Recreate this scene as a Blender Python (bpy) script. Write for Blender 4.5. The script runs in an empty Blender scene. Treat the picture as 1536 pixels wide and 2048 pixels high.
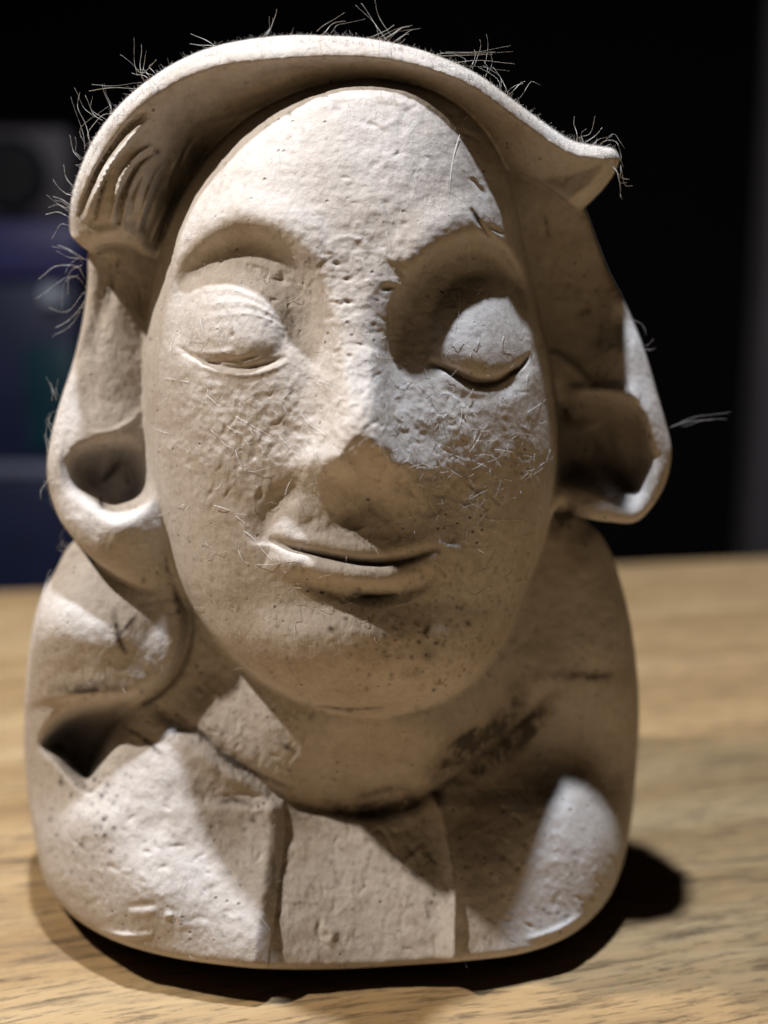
import bpy, math, random
import numpy as np

R = math.radians
rng = np.random.default_rng(7)
random.seed(7)
S = bpy.context.scene
COL = S.collection

# ------------------------------------------------------------------ camera
# centimetres are used while modelling (CM turns them into metres)
CM = 0.01
FPX = 2196.0                      # focal length in photo pixels
PITCH = R(10.0)
CAM = np.array([0.0, -13.7, 9.13])
FWD = np.array([0.0, math.cos(PITCH), -math.sin(PITCH)])
UPV = np.array([0.0, math.sin(PITCH), math.cos(PITCH)])

cam_d = bpy.data.cameras.new("camera")
cam = bpy.data.objects.new("camera", cam_d)
COL.objects.link(cam)
cam.location = CAM * CM
cam.rotation_euler = (R(90) - PITCH, 0, 0)
cam_d.sensor_fit = 'VERTICAL'
cam_d.sensor_height = 36.0
cam_d.lens = 36.0 * FPX / 2048.0
cam_d.clip_start = 0.005
cam_d.clip_end = 50.0
cam_d.dof.use_dof = True
cam_d.dof.focus_distance = 0.1385
cam_d.dof.aperture_fstop = 10.5
S.camera = cam

# ------------------------------------------------------------------ world and lamps
w = bpy.data.worlds.new("World")
S.world = w
w.use_nodes = True
w.node_tree.nodes["Background"].inputs[0].default_value = (1.0, 0.62, 0.36, 1)
w.node_tree.nodes["Background"].inputs[1].default_value = 0.008

def area_lamp(name, loc_cm, target_cm, size_cm, watts, color):
    l = bpy.data.lights.new(name, 'AREA')
    l.shape = 'DISK'
    l.size = size_cm * CM
    l.energy = watts
    l.color = color
    o = bpy.data.objects.new(name, l)
    COL.objects.link(o)
    a = np.array(loc_cm, float); b = np.array(target_cm, float)
    o.location = a * CM
    import mathutils
    o.rotation_euler = mathutils.Vector(b - a).to_track_quat('-Z', 'Y').to_euler()
    return o

area_lamp("ceiling_lamp", (-2.4, -1.4, 72), (0, 1, 5), 3.0, 8.4, (0.76, 0.85, 1.0))
area_lamp("desk_lamp", (-26, -5.0, 43), (0, 1, 5), 1.5, 2.5, (1.0, 0.92, 0.83))

S.view_settings.view_transform = 'Standard'
S.view_settings.look = 'None'
S.view_settings.exposure = -0.2
S.view_settings.gamma = 1.0
S.cycles.max_bounces = 4
S.cycles.diffuse_bounces = 1

# ------------------------------------------------------------------ pixel / world mapping
def to_world(X, Y, W):
    """photo column, photo row, depth (160 units = 1 cm) -> world cm"""
    dx = (X - 768.0) / FPX
    dv = (1024.0 - Y) / FPX
    dy = FWD[1] + UPV[1] * dv
    dz = FWD[2] + UPV[2] * dv
    t = (W / 160.0 - CAM[1]) / dy
    return np.stack([t * dx, W / 160.0, CAM[2] + t * dz], -1)

# ------------------------------------------------------------------ 2-D sculpting maps (2 px per cell)
ST = 2.0
X0, Y0 = -40.0, -40.0
NX, NY = 820, 1080
gx = X0 + ST * np.arange(NX)
gy = Y0 + ST * np.arange(NY)
GX, GY = np.meshgrid(gx, gy)          # [row, col]

def blur(a, sig):
    sig = sig / ST
    r = int(3 * sig + 1)
    k = np.exp(-0.5 * (np.arange(-r, r + 1) / sig) ** 2); k /= k.sum()
    def cv(m):
        p = np.pad(m, ((0, 0), (r, r)), mode='edge')
        n = p.shape[1]
        L = 1
        while L < n + 2 * r: L *= 2
        F = np.fft.rfft(p, L, axis=1) * np.fft.rfft(k, L)[None, :]
        o = np.fft.irfft(F, L, axis=1)
        return o[:, 2 * r:2 * r + m.shape[1]]
    return cv(cv(a).T).T

def spline(pts, n=8, closed=False):
    P = np.array(pts, float)
    if closed: P = np.vstack([P[-1], P, P[0], P[1]])
    else: P = np.vstack([2 * P[0] - P[1], P, 2 * P[-1] - P[-2]])
    out = []
    for i in range(1, len(P) - 2):
        for t in np.linspace(0, 1, n, endpoint=False):
            a, b, c, d = P[i - 1], P[i], P[i + 1], P[i + 2]
            out.append(0.5 * (2 * b + (c - a) * t + (2 * a - 5 * b + 4 * c - d) * t * t + (3 * b - a - 3 * c + d) * t ** 3))
    if not closed: out.append(P[-2])
    return np.array(out)

def seg_dist(X, Y, a, b):
    d = b - a
    L = max(float(d @ d), 1e-9)
    t = np.clip(((X - a[0]) * d[0] + (Y - a[1]) * d[1]) / L, 0, 1)
    return np.hypot(X - a[0] - t * d[0], Y - a[1] - t * d[1]), t

def poly_sdf(pts, smooth=True, n=5):
    P = spline(pts, n, True) if smooth else np.array(pts, float)
    q = 2
    X, Y = GX[::q, ::q], GY[::q, ::q]
    D = np.full(X.shape, 1e9)
    ins = np.zeros(X.shape, bool)
    for i in range(len(P)):
        a, b = P[i], P[(i + 1) % len(P)]
        d, _ = seg_dist(X, Y, a, b)
        D = np.minimum(D, d)
        if a[1] != b[1]:
            c = (a[1] > Y) != (b[1] > Y)
            ins ^= c & (X < (b[0] - a[0]) * (Y - a[1]) / (b[1] - a[1]) + a[0])
    D = np.where(ins, -D, D)
    return upsample(D, q)

def upsample(D, q):
    ny, nx = NY, NX
    r = np.minimum(np.arange(ny) / q, D.shape[0] - 1.001); c = np.minimum(np.arange(nx) / q, D.shape[1] - 1.001)
    r0 = r.astype(int); c0 = c.astype(int); fr = (r - r0)[:, None]; fc = (c - c0)[None, :]
    A = D[r0][:, c0]; B = D[r0][:, c0 + 1]; Cc = D[r0 + 1][:, c0]; E = D[r0 + 1][:, c0 + 1]
    return (A * (1 - fc) + B * fc) * (1 - fr) + (Cc * (1 - fc) + E * fc) * fr

def stroke(M, pts, width, amp, n=6, power=2.0, taper=True, smooth=True):
    """adds a groove (amp > 0) or ridge (amp < 0) along a curve"""
    P = spline(pts, n) if (smooth and len(pts) > 2) else np.array(pts, float)
    m = width * 3.2
    x0, x1 = P[:, 0].min() - m, P[:, 0].max() + m
    y0, y1 = P[:, 1].min() - m, P[:, 1].max() + m
    i0, i1 = max(0, int((x0 - X0) / ST)), min(NX, int((x1 - X0) / ST) + 2)
    j0, j1 = max(0, int((y0 - Y0) / ST)), min(NY, int((y1 - Y0) / ST) + 2)
    if i1 <= i0 or j1 <= j0: return
    X, Y = GX[j0:j1, i0:i1], GY[j0:j1, i0:i1]
    best = np.full(X.shape, 1e9); tt = np.zeros(X.shape)
    N = len(P) - 1
    for i in range(N):
        d, t = seg_dist(X, Y, P[i], P[i + 1])
        k = d < best
        best = np.where(k, d, best); tt = np.where(k, (i + t) / N, tt)
    a = amp * (np.clip(np.sin(np.pi * np.clip(tt, 0, 1)), 0, 1) ** 0.6 if taper else 1.0)
    M[j0:j1, i0:i1] += a * np.exp(-0.5 * (best / (width * 0.5)) ** power)

def gauss(cx, cy, rx, ry, ang=0.0):
    c, s = math.cos(R(ang)), math.sin(R(ang))
    x, y = GX - cx, GY - cy
    u, v = (c * x + s * y) / rx, (-s * x + c * y) / ry
    return np.exp(-0.5 * (u * u + v * v))

def dome(cx, cy, rx, ry, ang=0.0, p=0.6):
    c, s = math.cos(R(ang)), math.sin(R(ang))
    x, y = GX - cx, GY - cy
    u, v = (c * x + s * y) / rx, (-s * x + c * y) / ry
    return np.clip(1 - u * u - v * v, 0, 1) ** p

def tps(points, lam=2.0):
    P = np.array(points, float)
    xy = P[:, :2] / 500.0
    def K(r2): return 0.5 * r2 * np.log(r2 + 1e-9)
    n = len(P)
    A = np.zeros((n + 3, n + 3))
    r2 = ((xy[:, None] - xy[None]) ** 2).sum(-1)
    A[:n, :n] = K(r2) + lam * 1e-3 * np.eye(n)
    A[:n, n] = 1; A[:n, n + 1:] = xy
    A[n, :n] = 1; A[n + 1:, :n] = xy.T
    sol = np.linalg.solve(A, np.concatenate([P[:, 2], np.zeros(3)]))
    q = 4
    X, Y = GX[::q, ::q] / 500.0, GY[::q, ::q] / 500.0
    M = sol[n] + sol[n + 1] * X + sol[n + 2] * Y
    for i in range(n):
        M += sol[i] * K((X - xy[i, 0]) ** 2 + (Y - xy[i, 1]) ** 2)
    return upsample(M, q)

def tab(pairs, v, sig=18):
    p = np.array(pairs, float)
    xs = np.arange(-200, 2300, 2.0)
    ys = np.interp(xs, p[:, 0], p[:, 1])
    r = int(3 * sig / 2)
    k = np.exp(-0.5 * (np.arange(-r, r + 1) * 2 / sig) ** 2); k /= k.sum()
    ys = np.convolve(np.pad(ys, r, mode='edge'), k, 'valid')
    return np.interp(v, xs, ys)

def sstep(a, b, x):
    t = np.clip((x - a) / (b - a), 0, 1)
    return t * t * (3 - 2 * t)

def noise2(scale, seed, octs=3, ax=1.0):
    """smooth value noise, about -1..1; ax stretches it sideways"""
    r = np.random.default_rng(seed)
    out = np.zeros((NY, NX)); amp = 1.0; tot = 0
    for o in range(octs):
        s = scale / 2 ** o
        nx_, ny_ = int(NX * ST / (s * ax)) + 4, int(NY * ST / s) + 4
        g = r.uniform(-1, 1, (ny_, nx_))
        xi = (gx - X0) / (s * ax) + 1; yi = (gy - Y0) / s + 1
        x0 = xi.astype(int); y0 = yi.astype(int)
        fx = xi - x0; fy = yi - y0; fx = (fx * fx * (3 - 2 * fx))[None]; fy = (fy * fy * (3 - 2 * fy))[:, None]
        a = g[y0][:, x0]; b = g[y0][:, x0 + 1]; c = g[y0 + 1][:, x0]; d = g[y0 + 1][:, x0 + 1]
        out += amp * ((a * (1 - fx) + b * fx) * (1 - fy) + (c * (1 - fx) + d * fx) * fy)
        tot += amp; amp *= 0.5
    return out / tot

# ------------------------------------------------------------------ FACE
face_out = [(725,158),(820,166),(900,192),(960,240),(1003,310),(1030,400),(1050,500),(1075,620),(1103,740),(1116,860),(1112,960),
            (1092,1070),(1052,1180),(1008,1285),(935,1372),(840,1420),(735,1434),(630,1418),(530,1368),(448,1300),(392,1232),(352,1165),
            (322,1080),(296,960),(285,840),(285,720),(298,600),(322,490),(362,390),(425,300),(510,225),(610,178)]
s_face = poly_sdf(face_out)
P = spline(face_out, 8, True)
rows = gy
xl = np.zeros(NY); xr = np.zeros(NY)
for j, yy in enumerate(rows):
    yy = min(max(yy, 160.5), 1430.0)
    A, B = P, np.roll(P, -1, 0)
    c = (A[:, 1] > yy) != (B[:, 1] > yy)
    xx = A[c, 0] + (yy - A[c, 1]) / (B[c, 1] - A[c, 1]) * (B[c, 0] - A[c, 0])
    xl[j], xr[j] = (xx.min(), xx.max()) if len(xx) else (720, 730)
cxr = ((xl + xr) / 2)[:, None]; hwr = np.maximum((xr - xl) / 2, 4)[:, None]
U = np.clip(np.abs(GX - cxr) / hwr, 0, 0.9995)
Fc = tab([(100,260),(158,180),(166,150),(180,128),(210,104),(260,76),(330,42),(420,5),(520,-25),(620,-34),(720,-42),(850,-46),(960,-50),
          (1060,-58),(1150,-62),(1210,-60),(1270,-76),(1320,-72),(1358,-54),(1390,-20),(1415,26),(1438,80)], gy, 9)[:, None]
Dp = tab([(150,60),(200,190),(300,280),(500,370),(800,400),(1100,360),(1280,290),(1370,200),(1440,110)], gy, 20)[:, None]
Ff = Fc + Dp * (1 - (1 - U ** 2.35) ** (1 / 2.1))

# sockets
def socket(poly, depth, sig):
    m = sstep(10, -26, poly_sdf(poly))
    return depth * blur(m, sig)
sockL = 0.8 * socket([(352,548),(400,492),(480,458),(560,478),(618,535),(646,620),(652,720),(632,800),(560,800),(470,775),(385,735),(342,650)], 1.0, 13)
sockR = socket([(800,585),(848,520),(900,490),(958,475),(1012,500),(1046,556),(1062,640),(1066,730),(1030,790),(960,815),(870,835),(800,812),(772,740),(778,655)], 1.0, 7)
kY = tab([(440,1.0),(560,1.0),(660,0.75),(720,0.42),(780,0.16),(830,0.05)], GY)
kL = tab([(440,1.0),(560,1.0),(640,0.8),(690,0.42),(725,0.12),(760,0.0)], GY)
Ff += 72 * sockL * kL + 90 * sockR * kY
# brow ridge swelling
stroke(Ff, [(345,520),(400,460),(490,425),(590,460),(640,530)], 60, -16, taper=True)
stroke(Ff, [(800,540),(860,470),(950,435),(1020,460)], 60, -18, taper=True)
# eyeballs under closed lids
eyL = dome(462, 636, 122, 98, 10, 1.0)
eyR = dome(970, 658, 110, 112, 8, 0.85)
Ff -= 46 * blur(eyL, 8) + 64 * blur(eyR, 8)
# inner corner of left eye
Ff += 18 * gauss(625, 700, 28, 60)
# lid lines
stroke(Ff, [(352,690),(385,712),(430,728),(480,736),(530,728),(575,712)], 8, 9)
stroke(Ff, [(370,712),(430,742),(490,750),(545,738),(580,722)], 8, -4)
stroke(Ff, [(400,730),(440,722),(490,726)], 7, 8)
stroke(Ff, [(856,722),(905,742),(960,764),(1010,752),(1056,712)], 10, 26)
stroke(Ff, [(880,748),(950,785),(1010,775)], 16, -8)
stroke(Ff, [(1000,752),(1040,735),(1060,705)], 6, 14)
for q in range(7):
    stroke(Ff, [(372 + 6 * q, 560 + 13 * q), (450 + 9 * q, 556 + 12 * q), (520 + 12 * q, 585 + 14 * q)], 5, (-1.3, 1.2)[q % 2])
stroke(Ff, [(375,700),(420,706),(470,700)], 7, -4); stroke(Ff, [(430,712),(480,718),(520,708)], 6, 5)
# nose
nc = tab([(560,700),(640,705),(720,716),(800,722),(880,726),(940,728),(1000,735)], GY)
nh = tab([(540,66),(620,54),(700,50),(780,56),(840,66),(890,76),(930,90),(980,82),(1020,66)], GY, 14)
un = np.abs(GX - nc) / nh
na = tab([(530,0),(600,18),(680,46),(760,92),(820,140),(860,166),(885,172),(910,148),(938,98),(965,48),(992,12),(1015,0)], GY - 48 * np.clip(un, 0, 1.25) ** 1.4 * sstep(740, 900, GY) + 8, 10)
nose_p = 1 / (1 + un ** 3.8)
Ff -= 0.84 * na * nose_p
# nose underside: nostril hollows and septum
Ff += 16 * gauss(676, 958, 22, 15, 10) + 16 * gauss(796, 962, 22, 15, -10)
stroke(Ff, [(640,925),(665,915),(690,925),(720,965),(760,990)], 20, -11)
stroke(Ff, [(760,990),(775,950),(800,928),(826,940)], 20, -11)
stroke(Ff, [(655,845),(640,880),(622,915),(610,945)], 14, -9)
stroke(Ff, [(790,820),(815,865),(842,935)], 18, -9)
rough = gauss(700, 880, 130, 90) + gauss(930, 880, 110, 60) + 0.8 * gauss(430, 850, 90, 110) + 0.5 * gauss(700, 600, 80, 120)
# cheeks and folds
Ff -= 16 * gauss(430, 880, 90, 120) + 18 * gauss(990, 900, 80, 120) 
stroke(Ff, [(600,960),(560,1000),(530,1050),(525,1090)], 34, 14)
stroke(Ff, [(850,950),(895,1000),(905,1060),(900,1090)], 34, 12)
# mouth
Ff -= 24 * gauss(715, 1095, 150, 70)
mouth = [(536,1076),(580,1092),(640,1106),(700,1118),(760,1122),(820,1112),(878,1090)]
m = np.array(mouth)
stroke(Ff, list(m + [0, -20]), 30, -10, taper=True)
stroke(Ff, list(m + [0, 2]), 12, 21, taper=True)
stroke(Ff, list(m + [0, 34]), 40, -26, taper=True)
stroke(Ff, [(585,1140),(640,1172),(720,1190),(790,1186),(840,1166),(880,1130)], 22, 18)
stroke(Ff, [(700,1180),(740,1188),(800,1182)], 9, 16)
stroke(Ff, [(590,1000),(612,1045)], 30, -6)
stroke(Ff, [(690,1010),(715,1060)], 30, 8)
# chin
Ff -= 24 * gauss(720, 1275, 115, 64)
stroke(Ff, [(520,1405),(640,1412),(770,1418),(860,1405)], 8, 4)

# ------------------------------------------------------------------ FRINGE (brim of hair)
brim_out = [(140,462),(143,400),(160,340),(190,275),(240,210),(300,158),(370,116),(450,88),(560,72),(660,72),(740,78),(830,97),(900,122),(960,152),(1020,196),
            (1080,240),(1140,280),(1190,292),(1226,298),(1238,318),(1226,350),(1196,388),(1158,416),(1110,385),(1040,345),
            (960,330),(860,420),(600,500),(420,520),(305,510),(262,488),(215,486),(180,500),(155,484)]
s_brim = poly_sdf(brim_out, n=4)
rimline = spline(brim_out[:23], 4)
dr = np.full(GX[::2, ::2].shape, 1e9)
for i in range(len(rimline) - 1):
    d, _ = seg_dist(GX[::2, ::2], GY[::2, ::2], rimline[i], rimline[i + 1]); dr = np.minimum(dr, d)
dr = upsample(dr, 2)
Fb = tps([(150,440,215),(200,300,180),(330,170,150),(500,95,130),(700,95,120),(900,150,130),(1050,240,170),(1210,320,200),(1150,400,240),
          (620,300,230),(500,300,225),(200,350,172),(250,380,176),(290,400,205),(330,410,280),(365,400,350),(240,440,200),(300,450,260),(230,300,166),(300,275,178),(350,290,222),(410,300,320)])
rimw = tab([(120,22),(240,28),(400,48),(560,58),(700,48),(850,38),(1000,32),(1240,30)], GX, 30)
sl = tab([(0,0.0),(300,0.02),(400,0.45),(520,1.2),(600,1.4),(900,1.6),(1050,0.75),(1240,0.5)], GX, 30)
Fb += sl * np.clip(dr - rimw * 0.8, 0, 170) + rimw * 2.6 * (1 - np.sqrt(1 - np.clip(1 - dr / rimw, 0, 0.999) ** 2)) + 30 * sstep(120, 200, dr) * sstep(350, 500, GX)
# tool grooves on the left of the fringe
for pts, wd, am in [([(290,222),(250,262),(205,325),(178,380),(156,440)], 9, 16), ([(300,236),(262,275),(220,335),(185,400),(170,445)], 9, -10),
                    ([(306,290),(270,315),(242,358),(230,400),(222,445)], 7, -11), ([(316,300),(278,325),(254,368),(240,410),(236,450)], 9, 12),
                    ([(338,322),(315,345),(297,386),(285,425),(274,459)], 7, -11), ([(348,330),(325,360),(308,396),(296,430),(286,462)], 9, 12),
                    ([(256,367),(252,410),(243,454)], 6, -7), ([(352,376),(330,420),(315,454),(301,486)], 7, -10),
                    ([(360,400),(340,440),(318,480)], 7, 9), ([(285,345),(265,390),(262,430)], 8, 8),
                    ([(440,170),(380,205),(335,245)], 20, 5), ([(560,205),(470,232),(400,252)], 12, 6),
                    ([(600,150),(520,185),(440,205)], 18, -6), ([(640,130),(560,142),(490,165)], 14, 6), ([(366,300),(345,340),(330,380)], 6, -8), ([(395,270),(372,300),(358,335)], 6, 8), ([(246,300),(214,350),(196,410),(190,440)], 5, 9)]:
    stroke(Fb, pts, wd * 0.85, am * 1.5)
stroke(Fb, [(300,478),(250,462),(200,468),(160,462)], 20, -14)

# ------------------------------------------------------------------ RIGHT HAIR
rh_out = [(980,250),(1080,330),(1160,405),(1188,470),(1215,540),(1252,612),(1285,690),(1312,780),(1332,850),(1342,895),(1338,940),(1322,985),(1290,1030),(1262,1046),
          (1225,1044),(1190,1040),(1150,1030),(1120,1010),(1050,1090),(960,1090),(940,700)]
s_rh = poly_sdf(rh_out, n=4)
Fr = tps([(1050,420,400),(1150,450,410),(1110,600,440),(1190,600,420),(1200,680,400),(1240,690,330),(1250,640,360),(1100,740,410),(1200,765,370),(1250,790,310),(1285,840,275),
          (1305,920,260),(1275,1000,250),(1200,1005,245),(1140,990,270),(1100,900,330),(1280,740,300)])
pr = blur(sstep(6, -22, poly_sdf([(1112,772),(1150,796),(1215,806),(1270,822),(1292,868),(1302,918),(1288,960),(1262,1004),(1215,978),(1160,958),(1110,945)])), 15)
rgx = np.interp(gy, [600,650,750,820,900,960,1050], [1222,1222,1250,1282,1304,1312,1330])[:, None]
Fr += 1.1 * np.clip(GX - rgx, 0, 90) * sstep(590, 640, GY)
Fr += 105 * pr
stroke(Fr, [(1225,690),(1255,745),(1270,790),(1300,850),(1306,910)], 22, -16)
stroke(Fr, [(1120,790),(1180,780),(1240,785),(1280,800)], 22, -22)
stroke(Fr, [(1190,850),(1222,920),(1258,985)], 30, 34)
stroke(Fr, [(1100,700),(1150,740),(1180,770)], 16, -14)

# ------------------------------------------------------------------ LEFT HAIR
lh_out = [(200,430),(178,505),(176,560),(166,640),(148,720),(122,800),(103,870),(94,930),(99,980),(118,1035),(150,1080),(190,1120),(240,1155),(300,1185),(345,1205),
          (420,1180),(440,900),(420,600),(380,450)]
s_lh = poly_sdf(lh_out, n=4)
Fl = tps([(240,480,330),(240,600,325),(200,600,335),(280,600,345),(220,750,285),(160,800,270),(190,860,235),(120,920,215),(130,1000,190),(260,860,250),(290,800,310),(290,900,260),
          (300,1010,175),(240,1060,135),(180,1080,150),(330,1100,190),(310,1150,190),(250,1130,160)])
pl = blur(sstep(6, -26, poly_sdf([(138,925),(165,895),(215,884),(262,884),(284,915),(298,960),(292,1000),(255,1026),(215,1030),(180,1003),(145,972)])), 10)
Fl += 120 * pl
stroke(Fl, [(215,510),(215,560),(200,640),(180,720)], 26, 14)
stroke(Fl, [(180,868),(225,862),(265,840),(285,815)], 8, -6)
stroke(Fl, [(140,860),(128,910),(130,960),(150,1010)], 10, 5)
stroke(Fl, [(200,960),(225,930),(240,900)], 14, 16)

# ------------------------------------------------------------------ TORSO
to_out = [(185,1060),(140,1090),(112,1140),(84,1190),(66,1250),(54,1340),(48,1450),(52,1560),(66,1660),(88,1755),(118,1806),(170,1850),(240,1886),(330,1912),
          (430,1928),(540,1938),(680,1938),(820,1930),(930,1922),(1030,1910),(1110,1886),(1170,1850),(1215,1800),(1242,1740),(1260,1660),(1272,1560),
          (1279,1450),(1276,1350),(1262,1240),(1240,1150),(1215,1085),(1180,1045),(1100,1000),(700,960),(300,1000)]
s_to = poly_sdf(to_out, n=4)
Ft = tps([(150,1120,300),(230,1200,225),(260,1270,190),(130,1250,195),(70,1350,240),(200,1350,195),(330,1250,235),(140,1180,240),(350,1150,250),(300,1400,215),(430,1350,225),(400,1420,195),
          (500,1470,160),(600,1480,135),(740,1440,95),(740,1500,135),(680,1540,150),(820,1540,165),(880,1470,165),(740,1590,195),(600,1600,165),(740,1680,145),(740,1800,75),(740,1920,12),(450,1650,120),(350,1560,125),(300,1650,85),(300,1780,8),(300,1890,12),
          (170,1640,110),(110,1600,220),(110,1730,160),(500,1850,-5),(900,1600,190),(900,1750,90),(1000,1700,130),(1100,1620,170),(1150,1720,130),(1120,1830,90),(1220,1650,230),(1150,1450,350),(1220,1560,345),(1100,1520,300),(1160,1590,225),
          (1000,1880,35),(1245,1450,350),(1180,1300,350),(1100,1400,330),(1000,1450,280),(1200,1150,400),(1080,1250,370),(960,1450,250),(960,1560,235),(1150,1530,325)])
dt = np.clip(-s_to, 0, 200)
low = sstep(1700, 1860, GY) * sstep(120, 260, GX) * sstep(1240, 1120, GX)
Ft += (130 - 112 * low - 60 * sstep(500, 250, GX) * (1 - low)) * (1 - np.sqrt(1 - np.clip(1 - dt / (85 - 68 * low), 0, 0.9995) ** 2))
# edge of the hair mass lying on the left shoulder
stroke(Ft, [(350,1140),(370,1200),(374,1260),(360,1320),(325,1370),(275,1402),(225,1412)], 20, 22, power=2.4)
lumpa = sstep(80, 210, GX)
Ft -= 42 * blur(sstep(8, -14, poly_sdf([(40,1130),(300,1110),(356,1170),(374,1240),(362,1310),(327,1366),(270,1398),(180,1402),(100,1408),(0,1400),(0,1130)])), 3) * (lumpa * sstep(1420, 1385, GY) + (1 - lumpa) * sstep(1500, 1230, GY))
stroke(Ft, [(330,1200),(340,1260),(322,1320),(285,1362),(210,1385),(120,1392)], 60, -14)
hole = blur(sstep(8, -34, poly_sdf([(84,1488),(112,1440),(160,1412),(225,1404),(272,1408),(258,1450),(232,1490),(205,1545),(178,1582),(146,1556),(115,1520)])), 7)
Ft += 190 * hole
stroke(Ft, [(80,1492),(115,1536),(160,1582),(190,1575),(215,1530)], 14, -6)
# collar
stroke(Ft, [(300,1410),(370,1450),(450,1510),(540,1572),(610,1602),(700,1618),(790,1612),(850,1585),(920,1530),(1000,1470),(1080,1400),(1120,1360)], 24, 20)
stroke(Ft, [(290,1425),(360,1480),(450,1545),(540,1590)], 26, -10)
# lapels
xlap = tab([(1560,566),(1620,570),(1680,568),(1760,556),(1850,545),(1940,535)], GY)
on = sstep(1590, 1625, GY)
dl = xlap - GX
Ft -= on * 26 * sstep(-6, 32, dl) * np.exp(-np.clip(dl, 0, 1e9) / 150)
Ft += on * 10 * np.exp(-np.clip(-dl, 0, 1e9) / 60) * (dl < 0)
xr2 = tab([(1560,858),(1620,876),(1680,892),(1760,905),(1940,902)], GY)
dr2 = GX - xr2
Ft -= sstep(1575, 1620, GY) * (22 * np.exp(-0.5 * (dr2 / 11) ** 2) + 20 * sstep(-12, 10, dr2) * np.exp(-np.clip(dr2, 0, 1e9) / 120))
# dents
stroke(Ft, [(255,1812),(312,1808)], 9, 4, smooth=False); stroke(Ft, [(255,1828),(312,1824)], 14, -4, smooth=False); stroke(Ft, [(328,1830),(345,1832)], 10, -6, smooth=False)
stroke(Ft, [(195,1862),(250,1872),(310,1868)], 10, -9)
stroke(Ft, [(1050,1880),(1110,1862),(1170,1828)], 9, -8)
stroke(Ft, [(640,1850),(665,1868),(650,1890)], 14, -8)

# ------------------------------------------------------------------ BACK OF HEAD (rounds the bust off behind)
bk_out = [(700,150),(900,190),(1030,300),(1120,450),(1180,620),(1200,800),(1170,960),(1060,1100),(900,1200),(500,1220),(330,1120),(230,950),(215,750),(240,550),(330,330),(500,190)]
s_bk = poly_sdf(bk_out)
Fk = np.full_like(GX, 470.0)
dk = np.clip(-s_bk, 0, 330)
Bk = 560 + 330 * np.sqrt(np.clip(1 - (1 - dk / 330) ** 2, 0, 1))
dtt = np.clip(-s_to, 0, 260)
Bt = 520 + 300 * np.sqrt(np.clip(1 - (1 - dtt / 260) ** 2, 0, 1))

face_in = sstep(10, -20, s_face)
# ------------------------------------------------------------------ surface detail painted as relief
det = 2.4 * noise2(60, 3, 3) + 1.1 * noise2(14, 4, 2)
# horizontal tool chatter across forehead and nose
fore = gauss(700, 520, 230, 150)
det += fore * 1.6 * np.clip(noise2(14, 5, 2, 4.0), -1, 0.2)
rr = np.random.default_rng(11)
det += np.clip(rough, 0, 1) * (2.4 * noise2(30, 31, 3) + 1.3 * noise2(9, 32, 1))
det += 1.1 * noise2(34, 33, 3) * (1 - face_in)
def rand_strokes(n, box, ang, spread, ln, wd, am, seed):
    r = np.random.default_rng(seed)
    for _ in range(n):
        x = r.uniform(box[0], box[2]); y = r.uniform(box[1], box[3]); a = R(ang + r.normal(0, spread)); L = ln * r.uniform(0.4, 1.3)
        c = r.normal(0, 0.12)
        pts = [(x, y), (x + L * .5 * math.cos(a) - c * L * math.sin(a), y + L * .5 * math.sin(a) + c * L * math.cos(a)), (x + L * math.cos(a), y + L * math.sin(a))]
        stroke(det, pts, wd * r.uniform(0.6, 1.2), 0.6 * am * r.choice([-0.5, 1.0]) * r.uniform(0.3, 1.2), n=3)
rand_strokes(90, (420,260,960,520), 10, 40, 22, 5, 3.0, 1)
rand_strokes(60, (640,540,800,860), 0, 25, 26, 6, 6, 2)
rand_strokes(70, (380,760,640,1000), 110, 25, 34, 6, 5, 3)
rand_strokes(80, (780,780,1060,1000), 60, 35, 40, 6, 6, 4)
rand_strokes(90, (400,520,660,680), 90, 20, 20, 5, 4, 5)
rand_strokes(40, (1080,520,1320,980), 40, 40, 30, 6, 4, 6)
rand_strokes(50, (110,560,290,880), 80, 15, 60, 6, 3, 7)
rand_strokes(120, (380,1320,620,1600), 100, 30, 30, 5, 4, 8)
rand_strokes(110, (560,1620,900,1900), 85, 25, 40, 6, 4, 9)
rand_strokes(60, (90,1560,520,1880), 20, 40, 40, 7, 5, 10)
rand_strokes(40, (1000,1560,1240,1860), 40, 40, 30, 7, 5, 12)
rand_strokes(40, (420,80,960,260), 20, 20, 60, 8, 5, 13)
rand_strokes(70, (330,400,1040,1400), 80, 30, 60, 6, 2.5, 14)
for pts in [[(940,415),(950,432),(962,452)],[(958,440),(975,465),(1000,490)],[(940,355),(975,395)],[(975,450),(1010,470)]]:
    stroke(det, pts, 6, 8)
for x, y in [(678,528),(690,605),(770,575),(722,690),(700,560),(565,560),(512,535),(545,600)]:
    k_ = rr.uniform(0.6, 1.5)
    det += 6 * k_ * np.exp(-0.5 * (((GX - x - 6 * np.sin(GY / 5.0)) / (7 * k_)) ** 2 + ((GY - y) / (3.5 * k_)) ** 2))
det -= 1.6 * np.exp(-0.5 * ((np.hypot((GX - 695) / 1.5, GY - 500) - 26) / 4) ** 2) * (GY < 505)

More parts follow.
